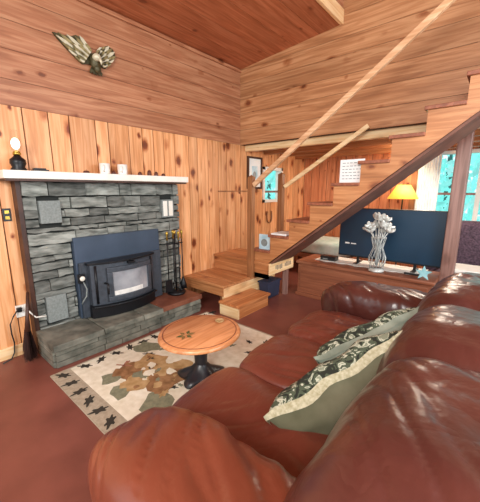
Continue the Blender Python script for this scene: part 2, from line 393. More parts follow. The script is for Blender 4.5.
# outdoors
mb = MB(); mb.box(-14, 14, YB+.2, 22, -1.0, -.9); mb.box(-14, -.2, -3, YB+.2, -1.0, -.9); struct(mb.build('ground', M['ground']))
def tree(x, y, h, r, label):
    t = thing('leafy_tree', label, 'tree', (x, y, -.9), 'trees outside the windows')
    b = MB(); b.tube([(x, y, -.9), (x+.1, y, h*.3), (x, y+.1, h*.8)], [.14, .11, .04], 8); b.build('trunk', M['trunk'], t)
    c = MB()
    for i in range(1500):
        while True:
            p = Vector((random.uniform(-1, 1), random.uniform(-1, 1), random.uniform(-1, 1)))
            if .2 < p.length < 1: break
        p = Vector((x+p.x*r, y+p.y*r, h*.55+p.z*h*.62))
        e = Euler((random.uniform(0, 6), random.uniform(0, 6), random.uniform(0, 6))).to_matrix(); s = random.uniform(.08, .18)
        c.add([p+e @ Vector(q) for q in ((-s, 0, 0), (0, -s*.5, 0), (s, 0, 0), (0, s*.5, 0))], [(0, 1, 2, 3)])
    c.build('foliage', M['leafy'], t)
tree(2.1, 9.4, 3.2, 1.1, 'pale sunlit tree seen through the left half of the large far window')
tree(3.9, 11.6, 3.6, 1.4, 'pale sunlit tree seen beside the post through the large far window')
tree(-2.6, 8.2, 2.6, 1.1, 'pale bushy tree seen through the small window by the stairs')

# ------------------------------------------------------------------ fireplace
FY0, FY1 = .80, 2.46
fp = thing('stone_fireplace', 'grey stacked stone fireplace surround with raised hearth on the left wall', 'fireplace', (.1, 1.6, 0))
tiles = [(.91, 1.09, 1.20, 1.41), (.87, 1.05, .27, .53), (2.19, 2.37, 1.17, 1.39)]
INS = (1.15, 2.12, .25, 1.05)
def clear(y0, y1, z0, z1):
    for a, b, c, d in tiles+[INS]:
        if y0 < b and y1 > a and z0 < d and z1 > c: return (a, b, c, d)
mb = MB(); mb.box(.005, .085, FY0, FY1, 0, 1.575, 1)
z = .20
while z < 1.57:
    hh = random.choice((.045, .06, .08, .10, .115)); hh = min(hh, 1.575-z)
    if 1.575-z-hh < .03: hh = 1.575-z
    y = FY0
    while y < FY1-.01:
        w = random.uniform(.13, .46); y1 = min(y+w, FY1)
        if FY1-y1 < .06: y1 = FY1
        segs = [(y, y1)]
        for t in tiles+[INS]:
            ov = min(z+hh, t[3])-max(z, t[2])
            if ov > hh*.5:
                ns = []
                for a, b in segs:
                    if b <= t[0] or a >= t[1]: ns.append((a, b)); continue
                    if t[0]-a > .012: ns.append((a, t[0]))
                    if b-t[1] > .012: ns.append((t[1], b))
                segs = ns
        for a, b in segs:
            d = .112+random.uniform(0, .028)
            n = max(1, int((b-a)/.06))
            e = [a+(b-a)*i/n for i in range(n+1)]; g = .004
            top = [z+hh-g+random.uniform(-.010, .004) for _ in e]; bot = [z+g+random.uniform(-.004, .010) for _ in e]
            e[0] += g; e[-1] -= g
            vs = []
            for i in range(n+1):
                dj = d+random.uniform(-.006, .006)
                vs += [(.06, e[i], bot[i]), (dj, e[i], bot[i]), (dj-.004, e[i], top[i]), (.06, e[i], top[i])]
            fs = [(4*i+k, 4*i+4+k, 4*i+4+(k+1) % 4, 4*i+(k+1) % 4) for i in range(n) for k in range(4)]
            fs = [f[::-1] for f in fs]+[(0, 1, 2, 3), (4*n+3, 4*n+2, 4*n+1, 4*n)]
            mb.add(vs, fs, 0)
        y = y1
    z += hh
mb.build('stone_facing', [M['stone'], M['mortar']], fp)
for i, (a, b, c, d) in enumerate(tiles):
    t = MB(); t.box(.06, .146, a+.004, b-.004, c+.004, d-.004)
    if i == 2:
        t.box(.146, .151, a+.02, (a+b)/2-.012, c+.02, d-.02, 1); t.box(.146, .151, (a+b)/2+.012, b-.02, c+.02, d-.02, 1)
        tag(t.build('switch_plate', [M['tile'], M['white']], fp, bevel=.003), 'pale double plate set in the stone')
    else: tag(t.build('stone_tile', M['tile'], fp, bevel=.003), 'smooth square grey tile set in the stone')
mb = MB(); mb.box(.0, .285, .66, 2.50, 1.59, 1.655); mb.build('mantel_shelf', M['white'], fp, bevel=.006)
mb = MB(); mb.box(.03, .27, .67, 2.48, 1.572, 1.59); mb.build('mantel_moulding', M['darkwood'], fp)
mb = MB(); mb.box(0.001, .118, .765, .80, 0, 1.572); mb.build('shaded_side', M['darkwood'], fp)  # dark board painting the shadow on the left side of the stone
# hearth
mb = MB(); mb.box(.10, .50, .785, 2.42, 0, .17, 1)
for zz, hh in ((.0, .055), (.055, .06), (.115, .055)):
    y = .78
    while y < 2.42:
        w = random.uniform(.15, .45); y1 = min(y+w, 2.43)
        if 2.43-y1 < .08: y1 = 2.43
        mb.box(.40, .515+random.uniform(0, .02), y+.004, y1-.004, zz+.004, zz+hh-.003, 0, j=.003); y = y1
    mb.box(.13, .5, .765, .80, zz+.003, zz+hh-.003, 0, j=.002)
mb.build('hearth_base', [M['stone2'], M['mortar']], fp)
mb = MB()
for a, b in ((.76, 1.2), (1.2, 1.62), (1.62, 1.86)): mb.box(.12, .555, a+.003, b-.003, .17, .225, 0, j=.004)
mb.build('hearth_slab', M['stone2'], fp, bevel=.006)
mb = MB(); mb.box(.12, .535, 1.863, 2.45, .17, .226); tag(mb.build('hearth_slab', M['brick'], fp, bevel=.006), 'reddish brown slab at the right end of the hearth')

# wood stove insert
st = thing('wood_stove_insert', 'dark iron wood stove insert with blue grey surround panel in the fireplace', 'stove', (.2, 1.6, .226))
mb = MB(); a, b, c, d = INS; mb.box(.09, .165, a+.005, b-.005, .228, d); mb.build('surround_panel', M['panel'], st, bevel=.006)
mb = MB(); mb.box(.166, .20, a+.02, b-.02, .235, .80); mb.build('surround_inset', M['iron'], st, bevel=.004)
# bowed stove body
def bow(y, y0=1.24, y1=1.95, x0=.26, am=.09):
    u = (y-y0)/(y1-y0)*2-1; return x0+am*(1-u*u)
def bowed(mbx, y0, y1, z0, z1, back, off, mi=0, n=12):
    es = [y0+(y1-y0)*i/n for i in range(n+1)]; vs = []
    for y in es:
        f = bow(y)+off; vs += [(back, y, z0), (f, y, z0), (f, y, z1), (back, y, z1)]
    fs = [(4*i+k, 4*i+(k+1) % 4, 4*i+4+(k+1) % 4, 4*i+4+k) for i in range(n) for k in range(4)]
    fs += [(3, 2, 1, 0), (4*n, 4*n+1, 4*n+2, 4*n+3)]
    mbx.add(vs, fs, mi)
mb = MB(); bowed(mb, 1.24, 1.95, .36, .78, .20, 0); mb.build('stove_body', M['iron'], st, bevel=.006)
mb = MB(); bowed(mb, 1.22, 1.97, .78, .80, .20, .015); mb.build('top_plate', M['irond'], st, bevel=.003)
mb = MB(); bowed(mb, 1.23, 1.96, .228, .345, .20, .0); bowed(mb, 1.23, 1.96, .345, .36, .20, .05); mb.build('ash_lip', M['irond'], st, bevel=.004)
mb = MB(); y0, y1, z0, z1 = 1.37, 1.88, .39, .74; w = .05
bowed(mb, y0, y1, z0, z0+w, .25, .03); bowed(mb, y0, y1, z1-w, z1, .25, .03)
bowed(mb, y0, y0+w, z0+w, z1-w, .25, .03, n=3); bowed(mb, y1-w, y1, z0+w, z1-w, .25, .03, n=3)
dr = mb.build('stove_door', M['iron'], st, bevel=.006)
mb = MB(); bowed(mb, y0+w, y1-w, z0+w, z1-w, .27, .012); mb.build('door_glass', M['stoveglass'], dr)
mb = MB(); bowed(mb, y0+w+.01, y1-w-.08, z0+w+.003, z0+w+.05, .28, .015); mb.build('glass_strip', M['glassstrip'], dr)  # white strip along the lower edge of the door glass
mb = MB(); mb.tube([(.36, 1.33, .60), (.41, 1.335, .60), (.42, 1.33, .50)], .012, 8); mb.build('door_handle', M['irond'], st)
mb = MB(); mb.box(.33, .385, 1.58, 1.66, .755, .777); mb.build('latch', M['irond'], st, bevel=.004)
for yy in (1.28, 1.90):
    mb = MB(); mb.tube([(bow(yy)+.005, yy, .38), (bow(yy)+.005, yy, .77)], .012, 8); mb.build('corner_rod', M['irond'], st)
# thermostat knob with cord
kb = thing('damper_knob', 'white round knob with a cord hanging on the left of the stove panel', 'knob', (.2, 1.13, .66))
mb = MB(); mb.lathe([(0, 0), (.022, .002), (.025, .012), (.02, .022), (0, .024)], mat=rot((.235, 1.17, .66), 0, 90, 0)); mb.build('knob', M['white'], kb)
mb = MB(); mb.box(.20, .236, 1.14, 1.20, .61, .70); mb.build('bracket', M['irond'], kb, bevel=.004)
mb = MB(); mb.tube([(.235, 1.18, .62), (.25, 1.20, .55), (.25, 1.19, .48), (.235, 1.16, .43), (.215, 1.155, .40)], .006, 8); mb.build('cord', M['tile'], kb)

# fire tools
ft = thing('fireplace_tool_set', 'black fireplace tool set with brass handles standing on the hearth', 'fire tools', (.26, 2.27, .226))
mb = MB(); mb.lathe([(0, 0), (.11, 0), (.115, .02), (.10, .035), (0, .04)], (.26, 2.27, .228)); mb.build('base', M['irond'], ft)
mb = MB(); mb.tube([(.26, 2.27, .26), (.26, 2.27, .98)], .009, 8); mb.lathe([(0, 0), (.018, .01), (.02, .03), (.01, .05), (0, .06)], (.26, 2.27, .97), 12, 1); mb.build('stand_pole', [M['irond'], M['brass']], ft)
mb = MB(); mb.tube([(.26, 2.15, .86), (.26, 2.39, .86)], .007, 8); mb.tube([(.18, 2.27, .86), (.34, 2.27, .86)], .007, 8); mb.build('hook_arm', M['irond'], ft)
for i, (dx, dy) in enumerate(((0, -.11), (0, .11), (.075, .0), (-.07, .03))):
    x, y = .26+dx, 2.27+dy
    mb = MB(); mb.tube([(x, y, .36), (x, y, .92)], .007, 8)
    mb.lathe([(0, 0), (.012, .005), (.009, .05), (.016, .08), (.014, .1), (0, .11)], (x, y, .91), 10, 1)
    if i == 0: mb.prism([(-.05, 0), (.05, 0), (.045, .15), (-.045, .15)], .012, 0, rot((x-.006, y, .27), 90, 0, 90))
    elif i == 1: mb.lathe([(.045, 0), (.04, .06), (.02, .12), (.01, .15)], (x, y, .27), 12, 0)
    elif i == 2: mb.tube([(x, y, .37), (x, y+.005, .3), (x+.03, y+.01, .29)], .008, 8)
    else: mb.tube([(x, y, .38), (x, y-.02, .33), (x, y-.01, .28)], .006, 8); mb.tube([(x, y, .38), (x, y+.02, .33), (x, y+.01, .28)], .006, 8)
    mb.build(['shovel', 'brush', 'poker', 'tongs'][i], [M['irond'], M['brass']], ft)

# ------------------------------------------------------------------ things on the mantel and left wall
MZ = 1.6555
ol = thing('oil_lamp', 'dark based oil lamp with a bright glass chimney on the left end of the mantel', 'lamp', (.15, .80, MZ))
mb = MB(); mb.lathe([(0, 0), (.055, 0), (.058, .012), (.045, .03), (.058, .06), (.055, .09), (.03, .112), (.022, .125), (0, .126)], (.15, .80, MZ)); mb.build('font', M['irond'], ol)
mb = MB(); mb.lathe([(0, 0), (.028, 0), (.03, .015), (.02, .03), (0, .031)], (.15, .80, MZ+.126)); mb.build('burner', M['brass'], ol)
mb = MB(); mb.lathe([(.024, 0), (.045, .045), (.048, .07), (.03, .12), (.024, .17)], (.15, .80, MZ+.15)); mb.v = mb.v; mb.build('glass_chimney', M['thinglass'], ol)
mb = MB(); mb.blob((.15, .80, MZ+.215), (.03, .03, .045)); mb.build('chimney_glare', plain('chimney_glare', H('ffffff'), .3, emit=H('fff4e4'), es=3.0), ol)  # glowing blob painting the glare in the glass chimney
mb = MB(); mb.box(.10, .17, .90, 1.02, MZ, MZ+.018); mb.box(.105, .165, .91, 1.0, MZ+.018, MZ+.03)
tag(mb.build('pocket_book', M['black'], bevel=.003), 'small flat black book lying beside the oil lamp on the mantel', 'book')
def mug(y, lab):
    t = thing('white_mug', lab, 'mug', (.15, y, MZ), 'white mugs on the mantel')
    mb = MB(); mb.lathe([(0, 0), (.043, 0), (.048, .01), (.05, .105), (.044, .105), (.04, .015), (0, .012)], (.15, y, MZ), 20); mb.build('cup', M['whitecer'], t)
    mb = MB(); mb.tube([(.19, y-.03, MZ+.085), (.215, y-.045, MZ+.08), (.222, y-.05, MZ+.055), (.21, y-.042, MZ+.03), (.188, y-.028, MZ+.025)], .007, 8); mb.build('handle', M['whitecer'], t)
    return t
m1 = mug(1.53, 'white mug on the mantel nearer the oil lamp'); 
m2 = dup(m1, (.15, 1.72, MZ), 'white mug on the mantel farther from the oil lamp')
def votive(y, h, lab, r=.022):
    mb = MB(); mb.lathe([(0, 0), (r, 0), (r*1.15, h*.2), (r*.9, h*.8), (r*.5, h), (0, h)], (.14, y, MZ), 14)
    mb.tube([(.14, y, MZ+h-.004), (.141, y, MZ+h+.012)], .002, 6)
    tag(mb.build('small_candle', M['candle']), lab, 'candle', 'small dark candles on the mantel')
votive(1.35, .028, 'low dark red candle left of the two mugs on the mantel', .028)
votive(1.625, .035, 'dark red candle standing between the two white mugs')
votive(1.93, .04, 'dark red candle just right of the two white mugs')
votive(2.05, .065, 'tallest dark red candle near the right end of the mantel')
votive(2.14, .05, 'dark red candle second from the right end of the mantel')
votive(2.24, .035, 'short dark red candle closest to the right end of the mantel')

# eagle
eg = thing('eagle_plaque', 'gilded carved eagle with spread wings hung on the upper left wall', 'wall decoration', (.05, 1.57, 2.78))
mb = MB(); mb.blob((.055, 1.572, 2.72), (.045, .05, .075)); mb.blob((.06, 1.585, 2.665), (.03, .035, .045)); mb.build('body', M['giltd'], eg)
mb = MB(); mb.blob((.10, 1.568, 2.745), (.04, .038, .034)); mb.tube([(.12, 1.575, 2.735), (.145, 1.585, 2.705), (.145, 1.588, 2.675)], [.018, .013, .003], 8); mb.build('head', M['giltl'], eg)
def wing(starts, ends, outline):
    mb = MB(); V = lambda p, x: Vector((x, p[0], p[1]))
    n = len(outline); mb.add([V(p, .012) for p in outline]+[V(p, .03) for p in outline], [tuple(range(n-1, -1, -1)), tuple(range(n, 2*n))]+[(a, (a+1) % n, (a+1) % n+n, a+n) for a in range(n)], 2)
    m = 8
    for i in range(m):
        f = i/(m-1)
        def at(l):
            k = f*(len(l)-1); j = min(int(k), len(l)-2); return V(l[j], 0).lerp(V(l[j+1], 0), k-j)
        for a, b, x, w, mi in ((.0, 1.0, .034, .017, 0 if i % 2 else 1), (.0, .5, .046, .015, 1 if i % 2 else 0)):
            p = at(starts); q = at(ends); d = q-p; q = p+d*b; p = p+d*a; d = q-p
            nr = Vector((0, -d.z, d.y)).normalized()*w
            pts = [p-nr*.5, p+d*.35-nr, p+d*.8-nr*.8, q, p+d*.8+nr*.8, p+d*.35+nr, p+nr*.5]
            vs = [v+Vector((x, 0, 0)) for v in pts]+[v+Vector((x+.010, 0, 0)) for v in pts]
            mb.add(vs, [(0, 1, 2, 3, 4, 5, 6)[::-1], tuple(range(7, 14))]+[(c, (c+1) % 7, (c+1) % 7+7, c+7) for c in range(7)], mi)
    return mb.build('wing', [M['gilt'], M['giltl'], M['giltd']], eg)
wing([(1.545, 2.80), (1.47, 2.69)], [(1.45, 2.91), (1.40, 2.885), (1.31, 2.88), (1.225, 2.868), (1.27, 2.815), (1.33, 2.765), (1.39, 2.72)],
     [(1.223, 2.866), (1.29, 2.872), (1.36, 2.874), (1.422, 2.909), (1.48, 2.901), (1.536, 2.841), (1.57, 2.76), (1.55, 2.70), (1.51, 2.69), (1.458, 2.675), (1.388, 2.725), (1.322, 2.773), (1.271, 2.817)])
wing([(1.60, 2.80), (1.65, 2.70)], [(1.655, 2.875), (1.73, 2.915), (1.785, 2.895), (1.805, 2.83), (1.745, 2.76)],
     [(1.59, 2.76), (1.61, 2.81), (1.651, 2.863), (1.723, 2.915), (1.782, 2.896), (1.804, 2.834), (1.75, 2.765), (1.686, 2.694), (1.60, 2.70)])
mb = MB()
for k in range(5):
    a = R(-24+12*k); mb.prism([(-.010, 0), (.010, 0), (.013, -.06), (0, -.075), (-.013, -.06)], .01, 0, rot((.03+.004*(k % 2), 1.582+.013*(k-2), 2.68), 90, 0, 90) @ Matrix.Rotation(a, 4, 'Z'))
mb.build('tail', M['giltd'], eg)

# switches and outlet on the left strip of wall
sp = thing('switch_plate', 'black wall plate with pale switch left of the fireplace', 'light switch', (0, .71, 1.29))
mb = MB(); mb.box(.0005, .008, .675, .735, 1.235, 1.345); mb.build('plate', M['black'], sp, bevel=.003)
for zz in (1.265, 1.315):
    mb = MB(); mb.box(.008, .013, .69, .72, zz-.013, zz+.013); mb.build('toggle', M['brass'], sp)
ou = thing('wall_outlet', 'white outlet box low on the wall left of the fireplace', 'outlet', (0, .70, .42))
mb = MB(); mb.box(.0005, .03, .66, .745, .365, .475); mb.build('outlet_box', M['white'], ou, bevel=.005)
mb = MB(); mb.box(.03, .035, .685, .72, .43, .46); mb.build('receptacle', M['whitecer'], ou); mb = MB(); mb.box(.03, .035, .685, .72, .38, .41); mb.build('receptacle', M['whitecer'], ou)
pc = thing('power_cord', 'black plug and cord hanging from the white outlet to the floor', 'cord', (.05, .68, 0))
mb = MB(); mb.box(.036, .07, .66, .70, .425, .465); mb.build('plug', M['black'], pc, bevel=.006)
mb = MB(); mb.tube([(.06, .66, .44), (.06, .63, .40), (.05, .60, .33), (.05, .60, .24), (.05, .61, .15), (.05, .60, .06), (.06, .57, .012), (.09, .50, .012)], .006, 8); mb.build('wire', M['black'], pc)
wc = MB(); wc.tube([(.032, .72, .42), (.06, .74, .43), (.09, .755, .40), (.125, .78, .36), (.14, .86, .35)], .007, 8)
tag(wc.build('white_cable', M['white']), 'short white cable running from the outlet to the stone', 'cable')
br = thing('hearth_broom', 'dark reddish brown brush head leaning at the left corner of the hearth', 'broom', (.2, .70, 0))
mb = MB()
for k in range(420):
    a = random.uniform(0, 2*PI); r0 = random.uniform(0, .022); r1 = r0*random.uniform(1.6, 3.4)+.01
    p = Vector((.20+r0*math.cos(a), .685+r0*math.sin(a), .30)); q = Vector((.20+r1*math.cos(a), .685+r1*.8*math.sin(a), random.uniform(.004, .06)))
    q.x = max(q.x, .02); q.y = min(q.y, .758)
    w = Vector((math.sin(a+1), -math.cos(a+1), 0))*.003; m_ = p.lerp(q, .6)+Vector((random.uniform(-.008, .008), random.uniform(-.008, .004), 0))
    mb.add([p-w, p+w, m_+w*1.3, q+w*.3, q-w*.3, m_-w*1.3], [(0, 1, 2, 5), (5, 2, 3, 4)])
mb.build('bristles', M['bristle'], br)
mb = MB(); mb.tube([(.20, .685, .28), (.185, .70, .40), (.16, .735, .62)], [.026, .015, .012], 10); mb.build('handle', M['darkwood'], br)

# picture on left wall beyond corner + horseshoe
pf = thing('framed_picture', 'dark framed picture with white mat on the wall behind the newel post', 'picture', (.02, 4.15, 1.8))
mb = MB(); a, b, c, d = 3.98, 4.37, 1.52, 2.04; w = .03
for q in ((a, b, c, c+w), (a, b, d-w, d), (a, a+w, c+w, d-w), (b-w, b, c+w, d-w)): mb.box(.001, .03, *q)
mb.build('frame', M['darkwood'], pf)
mb = MB(); mb.box(.004, .012, a+w, b-w, c+w, d-w); mb.build('mat', M['paper'], pf)
mb = MB(); mb.box(.012, .014, a+.12, b-.12, c+.15, d-.15); mb.blob((.013, 4.17, 1.74), (.003, .05, .07), mi=1); mb.build('print', [M['bluepaper'], M['paleink']], pf)
mb = MB(); pts = []
for k in range(13):
    t = R(205+130*k/12*1.0); t = PI*(1.12)+PI*.76*k/12*1.0
    pts.append((.02, 4.62+.075*math.cos(PI+PI*k/12), 1.02+.11*math.sin(PI+PI*k/12)))
pts = [(.02, 4.555, 1.12)]+pts+[(.02, 4.685, 1.12)]
mb.tube(pts, .013, 8); tag(mb.build('horseshoe', M['post']), 'rusty horseshoe hung on the wall below the small window', 'horseshoe')

# ------------------------------------------------------------------ stairs
SY0, SY1 = 3.20, 3.68
stz = thing('pine_staircase', 'pine staircase with landing and sawtooth stringer climbing to the loft', 'staircase', (.5, 3.2, 0))
PZ = .335
mb = MB()
for a, b in ((2.60, 2.83), (2.83, 3.06), (3.06, 3.30), (3.30, 3.76)): mb.box(.004, .76, a+.001, b-.001, PZ-.035, PZ)
mb.build('landing', M['pine_x'], stz, bevel=.004)
mb = MB(); mb.box(.004, .74, 2.62, 2.645, .19, PZ-.036); mb.build('landing_apron', M['pine_x'], stz)
mb = MB(); mb.box(.715, .745, 2.622, 3.75, .0, PZ-.036); tag(mb.build('landing_side', M['pale_y'], stz), 'pale yellow side board of the lower landing')
for xx in (.60, .03):
    mb = MB(); mb.box(xx, xx+.04, 2.70, 2.74, 0, .299); mb.build('landing_leg', M['post'], stz)
# first step
mb = MB(); mb.box(.748, 1.07, 2.52, 3.17, .14, .172); mb.build('tread', M['pine_y'], stz, bevel=.004)
mb = MB(); mb.box(.75, 1.045, 2.54, 2.565, 0, .139); mb.build('step_side', M['pale_x'], stz)
mb = MB(); mb.box(1.02, 1.045, 2.566, 3.15, 0, .139); mb.build('riser', M['pine_y'], stz)
# upper landing
LZ = .555
mb = MB(); 
for a, b in ((3.18, 3.42), (3.42, 3.78)): mb.box(.004, 1.02, a+.001, b-.001, LZ-.035, LZ)
mb.build('landing', M['pine_x'], stz, bevel=.004)
mb = MB(); mb.box(.004, 1.0, 3.20, 3.228, PZ+.002, LZ-.036); mb.box(.745, 1.0, 3.20, 3.228, .40, PZ+.002); mb.build('riser', M['pine_x'], stz)
mb = MB(); mb.box(1.021, 1.04, 3.185, 3.78, .40, LZ-.001)  # pale wood here paints the window light falling on this end
en = mb.build('landing_end', M['pale_y'], stz); tag(en, 'end board painted pale with window light, faded lumber stamps')
for g0 in (3.32, 3.55):
    mb = MB()
    for k in range(5):
        y = g0+.035*k; mb.box(1.04, 1.0415, y, y+.02, .44+random.uniform(0, .02), .50+random.uniform(0, .02))
    mb.build('lumber_stamp', M['stamp'], en)
mb = MB(); mb.box(.94, 1.0, 3.66, 3.72, 0, .405); mb.build('support_leg', M['post2'], stz)
# treads
run, rise = .27, .2115
def nx(k): return 1.03+run*k
def tz(k): return .94+rise*k
N = 9
for k in range(-1, N):
    zt = tz(k); x0 = nx(k)-(.025 if k >= 0 else .02); x1 = nx(k+1)
    mb = MB(); mb.box(x0, x1, SY0-.03, SY1+.02, zt-.032, zt); o = mb.build('tread', M['tread'], stz, bevel=.004)
    if k == 0:
        mb2 = MB(); 
for k in range(-1, N+1):
    zt = tz(k); zb = tz(k-1)
    if k == -1: zb = LZ
    mb = MB(); mb.box(nx(k), nx(k)+.022, SY0+.03, SY1-.03, zb, zt-.032); mb.build('riser', M['tread'], stz)
# stringers
poly = [(1.0, LZ+.001)]
xe = nx(N)
slope = rise/run
poly.append((xe, LZ+slope*(xe-1.02)))
top = []
for k in range(-1, N): top += [(nx(k), tz(k)-.032), (nx(k+1), tz(k)-.032)]
poly += top[::-1]
poly += [(nx(-1), LZ+.001)]
for y, nm in ((SY0, 0), (SY1-.04, 1)):
    mb = MB(); mb.prism(poly, .038, 0, rot((0, y+.038, 0), 90, 0, 0)); mb.build('stringer', M['pine_x'], stz)
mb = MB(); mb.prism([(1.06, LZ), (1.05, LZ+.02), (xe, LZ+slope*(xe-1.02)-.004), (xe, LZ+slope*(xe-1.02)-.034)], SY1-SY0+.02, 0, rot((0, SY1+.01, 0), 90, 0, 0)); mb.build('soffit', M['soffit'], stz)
# newel posts
mb = MB(); mb.box(.715, .785, 3.115, 3.185, PZ+.001, 1.66); mb.add([(.715, 3.115, 1.66), (.785, 3.115, 1.66), (.785, 3.185, 1.66), (.715, 3.185, 1.66), (.75, 3.15, 1.69)], [(0, 1, 4), (1, 2, 4), (2, 3, 4), (3, 0, 4)]); mb.build('newel_post', M['post'], stz)
mb = MB(); mb.box(.865, .935, 3.59, 3.66, tz(-1)+.001, 1.71); mb.add([(.865, 3.59, 1.71), (.935, 3.59, 1.71), (.935, 3.66, 1.71), (.865, 3.66, 1.71), (.9, 3.625, 1.735)], [(0, 1, 4), (1, 2, 4), (2, 3, 4), (3, 0, 4)]); mb.build('newel_post', M['post'], stz)
def rail(p, q, w, h, mat, lab=None):
    p, q = Vector(p), Vector(q); d = q-p; L = d.length
    mt = Matrix.Translation(p) @ d.to_track_quat('X', 'Z').to_matrix().to_4x4()
    mb = MB(); mb.box(0, L, -w/2, w/2, -h/2, h/2, 0, mt); o = mb.build('handrail', mat, stz, bevel=.004)
    if lab: o['label'] = lab
rail((.79, 3.15, 1.56), (3.18, 3.15, 3.29), .045, .055, M['rail'])
rail((.94, 3.64, 1.54), (1.97, 3.75, 2.22), .035, .05, M['pale_x'], 'short pale handrail ending at the upper wall')

def sign(x0, x1, y, z0, z1, lab, m, lines, tilt):
    t = thing('paper_sign', lab, 'sign', ((x0+x1)/2, y, z0))
    mt = rot(((x0+x1)/2, y, z0), tilt, 0, 0); w = (x1-x0)/2; h = z1-z0
    mb = MB(); mb.box(-w, w, -.006, .006, 0, h, 0, mt); mb.build('board', M[m], t, bevel=.002)
    for i in range(lines):
        mb = MB(); zz = h*(.85-.68*i/max(1, lines-1)); x = -w*.78
        while x < w*.7:
            l = random.uniform(.015, .035); mb.box(x, min(x+l, w*.8), -.0075, -.0061, zz-.004, zz+.004, 0, mt); x += l+.012
        mb.build('text_line', M['paleink'], t)
    if not lines:
        mb = MB(); mb.blob((0, -.0065, h*.45), (w*.6, .001, h*.25), mat=mt); mb.build('print', M['tile'], t)
sign(1.885, 2.135, 3.23, tz(3)+.001, tz(3)+.235, 'white square sign with lines of grey writing standing on a middle stair tread', 'paper', 6, 0)
sign(.83, 1.0, 3.23, tz(-1)+.001, tz(-1)+.20, 'pale blue and white picture card standing on a low stair tread by the newel post', 'bluepaper', 0, 0)
wp = MB(); wp.box(1.04, 1.26, 3.19, 3.45, tz(0)+.001, tz(0)+.022); tag(wp.build('tread_reflection', M['paper'], bevel=.006), 'white slab painting window light reflected on the stair tread beside the rear newel post', 'cloth')  # white slab paints the window light reflected by this tread
# thing under landing
sh = thing('storage_bin', 'dark navy bin in the shadow under the stair landing', 'bin', (.5, 3.6, 0))
mb = MB(); mb.add([(x*s+.86, y*s2+3.47, z) for z, s, s2 in ((.002, .9, .9), (.22, 1, 1)) for x, y in ((-.1, -.15), (.07, -.15), (.07, .15), (-.1, .15))], [(3, 2, 1, 0), (4, 5, 6, 7), (0, 1, 5, 4), (1, 2, 6, 5), (2, 3, 7, 6), (3, 0, 4, 7)]); mb.build('bin_body', M['shoe'], sh, bevel=.01)
mb = MB(); mb.box(.75, .94, 3.305, 3.635, .221, .245); mb.build('lid', M['shoe'], sh, bevel=.006)

# ------------------------------------------------------------------ chest, tv and what stands on it
CH = (1.10, 2.80, 3.76, 4.32)
ch = thing('wooden_chest', 'long brown wooden low chest behind the sofa under the stairs', 'chest', (1.95, 4.0, 0))
x0, x1, y0, y1 = CH
mb = MB(); mb.box(x0+.02, x1-.02, y0+.025, y1, .05, .475); mb.build('carcass', M['chest'], ch, bevel=.006)
mb = MB(); mb.box(x0, x1, y0-.01, y1, .476, .52); mb.build('top', M['chest'], ch, bevel=.012)
mb = MB(); mb.box(x0, x1, y0, y1, 0, .05); mb.build('plinth', M['chest'], ch, bevel=.006)
mb = MB(); mb.box(x0+.06, x1-.06, y0+.012, y0+.0245, .085, .44); mb.build('front_panel', M['chest'], ch, bevel=.01)
tv = thing('flat_screen_tv', 'large dark flat screen television on the wooden chest', 'television', (2.2, 4.15, .521))
tx0, tx1, tzz0, tzz1, ty = 1.56, 2.80, .60, 1.265, 4.13
mb = MB(); mb.box(tx0, tx1, ty, ty+.035, tzz0, tzz1); mb.build('casing', M['tvb'], tv, bevel=.006)
mb = MB(); mb.box(tx0+.012, tx1-.012, ty-.003, ty, tzz0+.022, tzz1-.012); s = mb.build('screen', M['tv'], tv)
mb = MB(); mb.box(tx0+.09, tx0+.15, ty-.0045, ty-.003, .775, .795); mb.box(tx0+.17, tx0+.24, ty-.0045, ty-.003, .775, .79); mb.build('screen_marks', M['paper'], s)  # two small white bars on the screen face
for xx in (tx0+.25, tx1-.3):
    mb = MB(); mb.box(xx, xx+.05, ty-.10, ty+.14, .521, .535); mb.box(xx+.01, xx+.04, ty+.005, ty+.03, .535, .61); mb.build('foot', M['tvb'], tv)
cb = thing('cable_box', 'small black cable box on the chest left of the television', 'cable box', (1.5, 4.0, .521))
mb = MB(); mb.box(1.36, 1.58, 3.98, 4.10, .522, .585); mb.build('box_body', M['black'], cb, bevel=.004)
mb = MB(); mb.box(1.40, 1.47, 3.977, 3.98, .54, .555); mb.build('display', M['tile'], cb)
mb = MB()
vs = []
for i in range(25):
    x = 1.30+1.35*i/24; vs += [(x, 3.93+.02*math.sin(i*1.7), .5225), (x, 4.32, .5225)]
mb.add(vs+[(a, b, c+.004) for a, b, c in vs], [(2*i+50, 2*i+52, 2*i+53, 2*i+51) for i in range(24)]+[(2*i, 2*i+2, 2*i+52, 2*i+50) for i in range(24)])
tag(mb.build('table_runner', M['white']), 'white cloth runner under the television on the chest', 'cloth')
rc = MB(); rc.box(2.46, 2.62, 3.90, 3.94, .528, .545); tag(rc.build('remote_control', M['black'], bevel=.004), 'black remote control lying in front of the television', 'remote control')
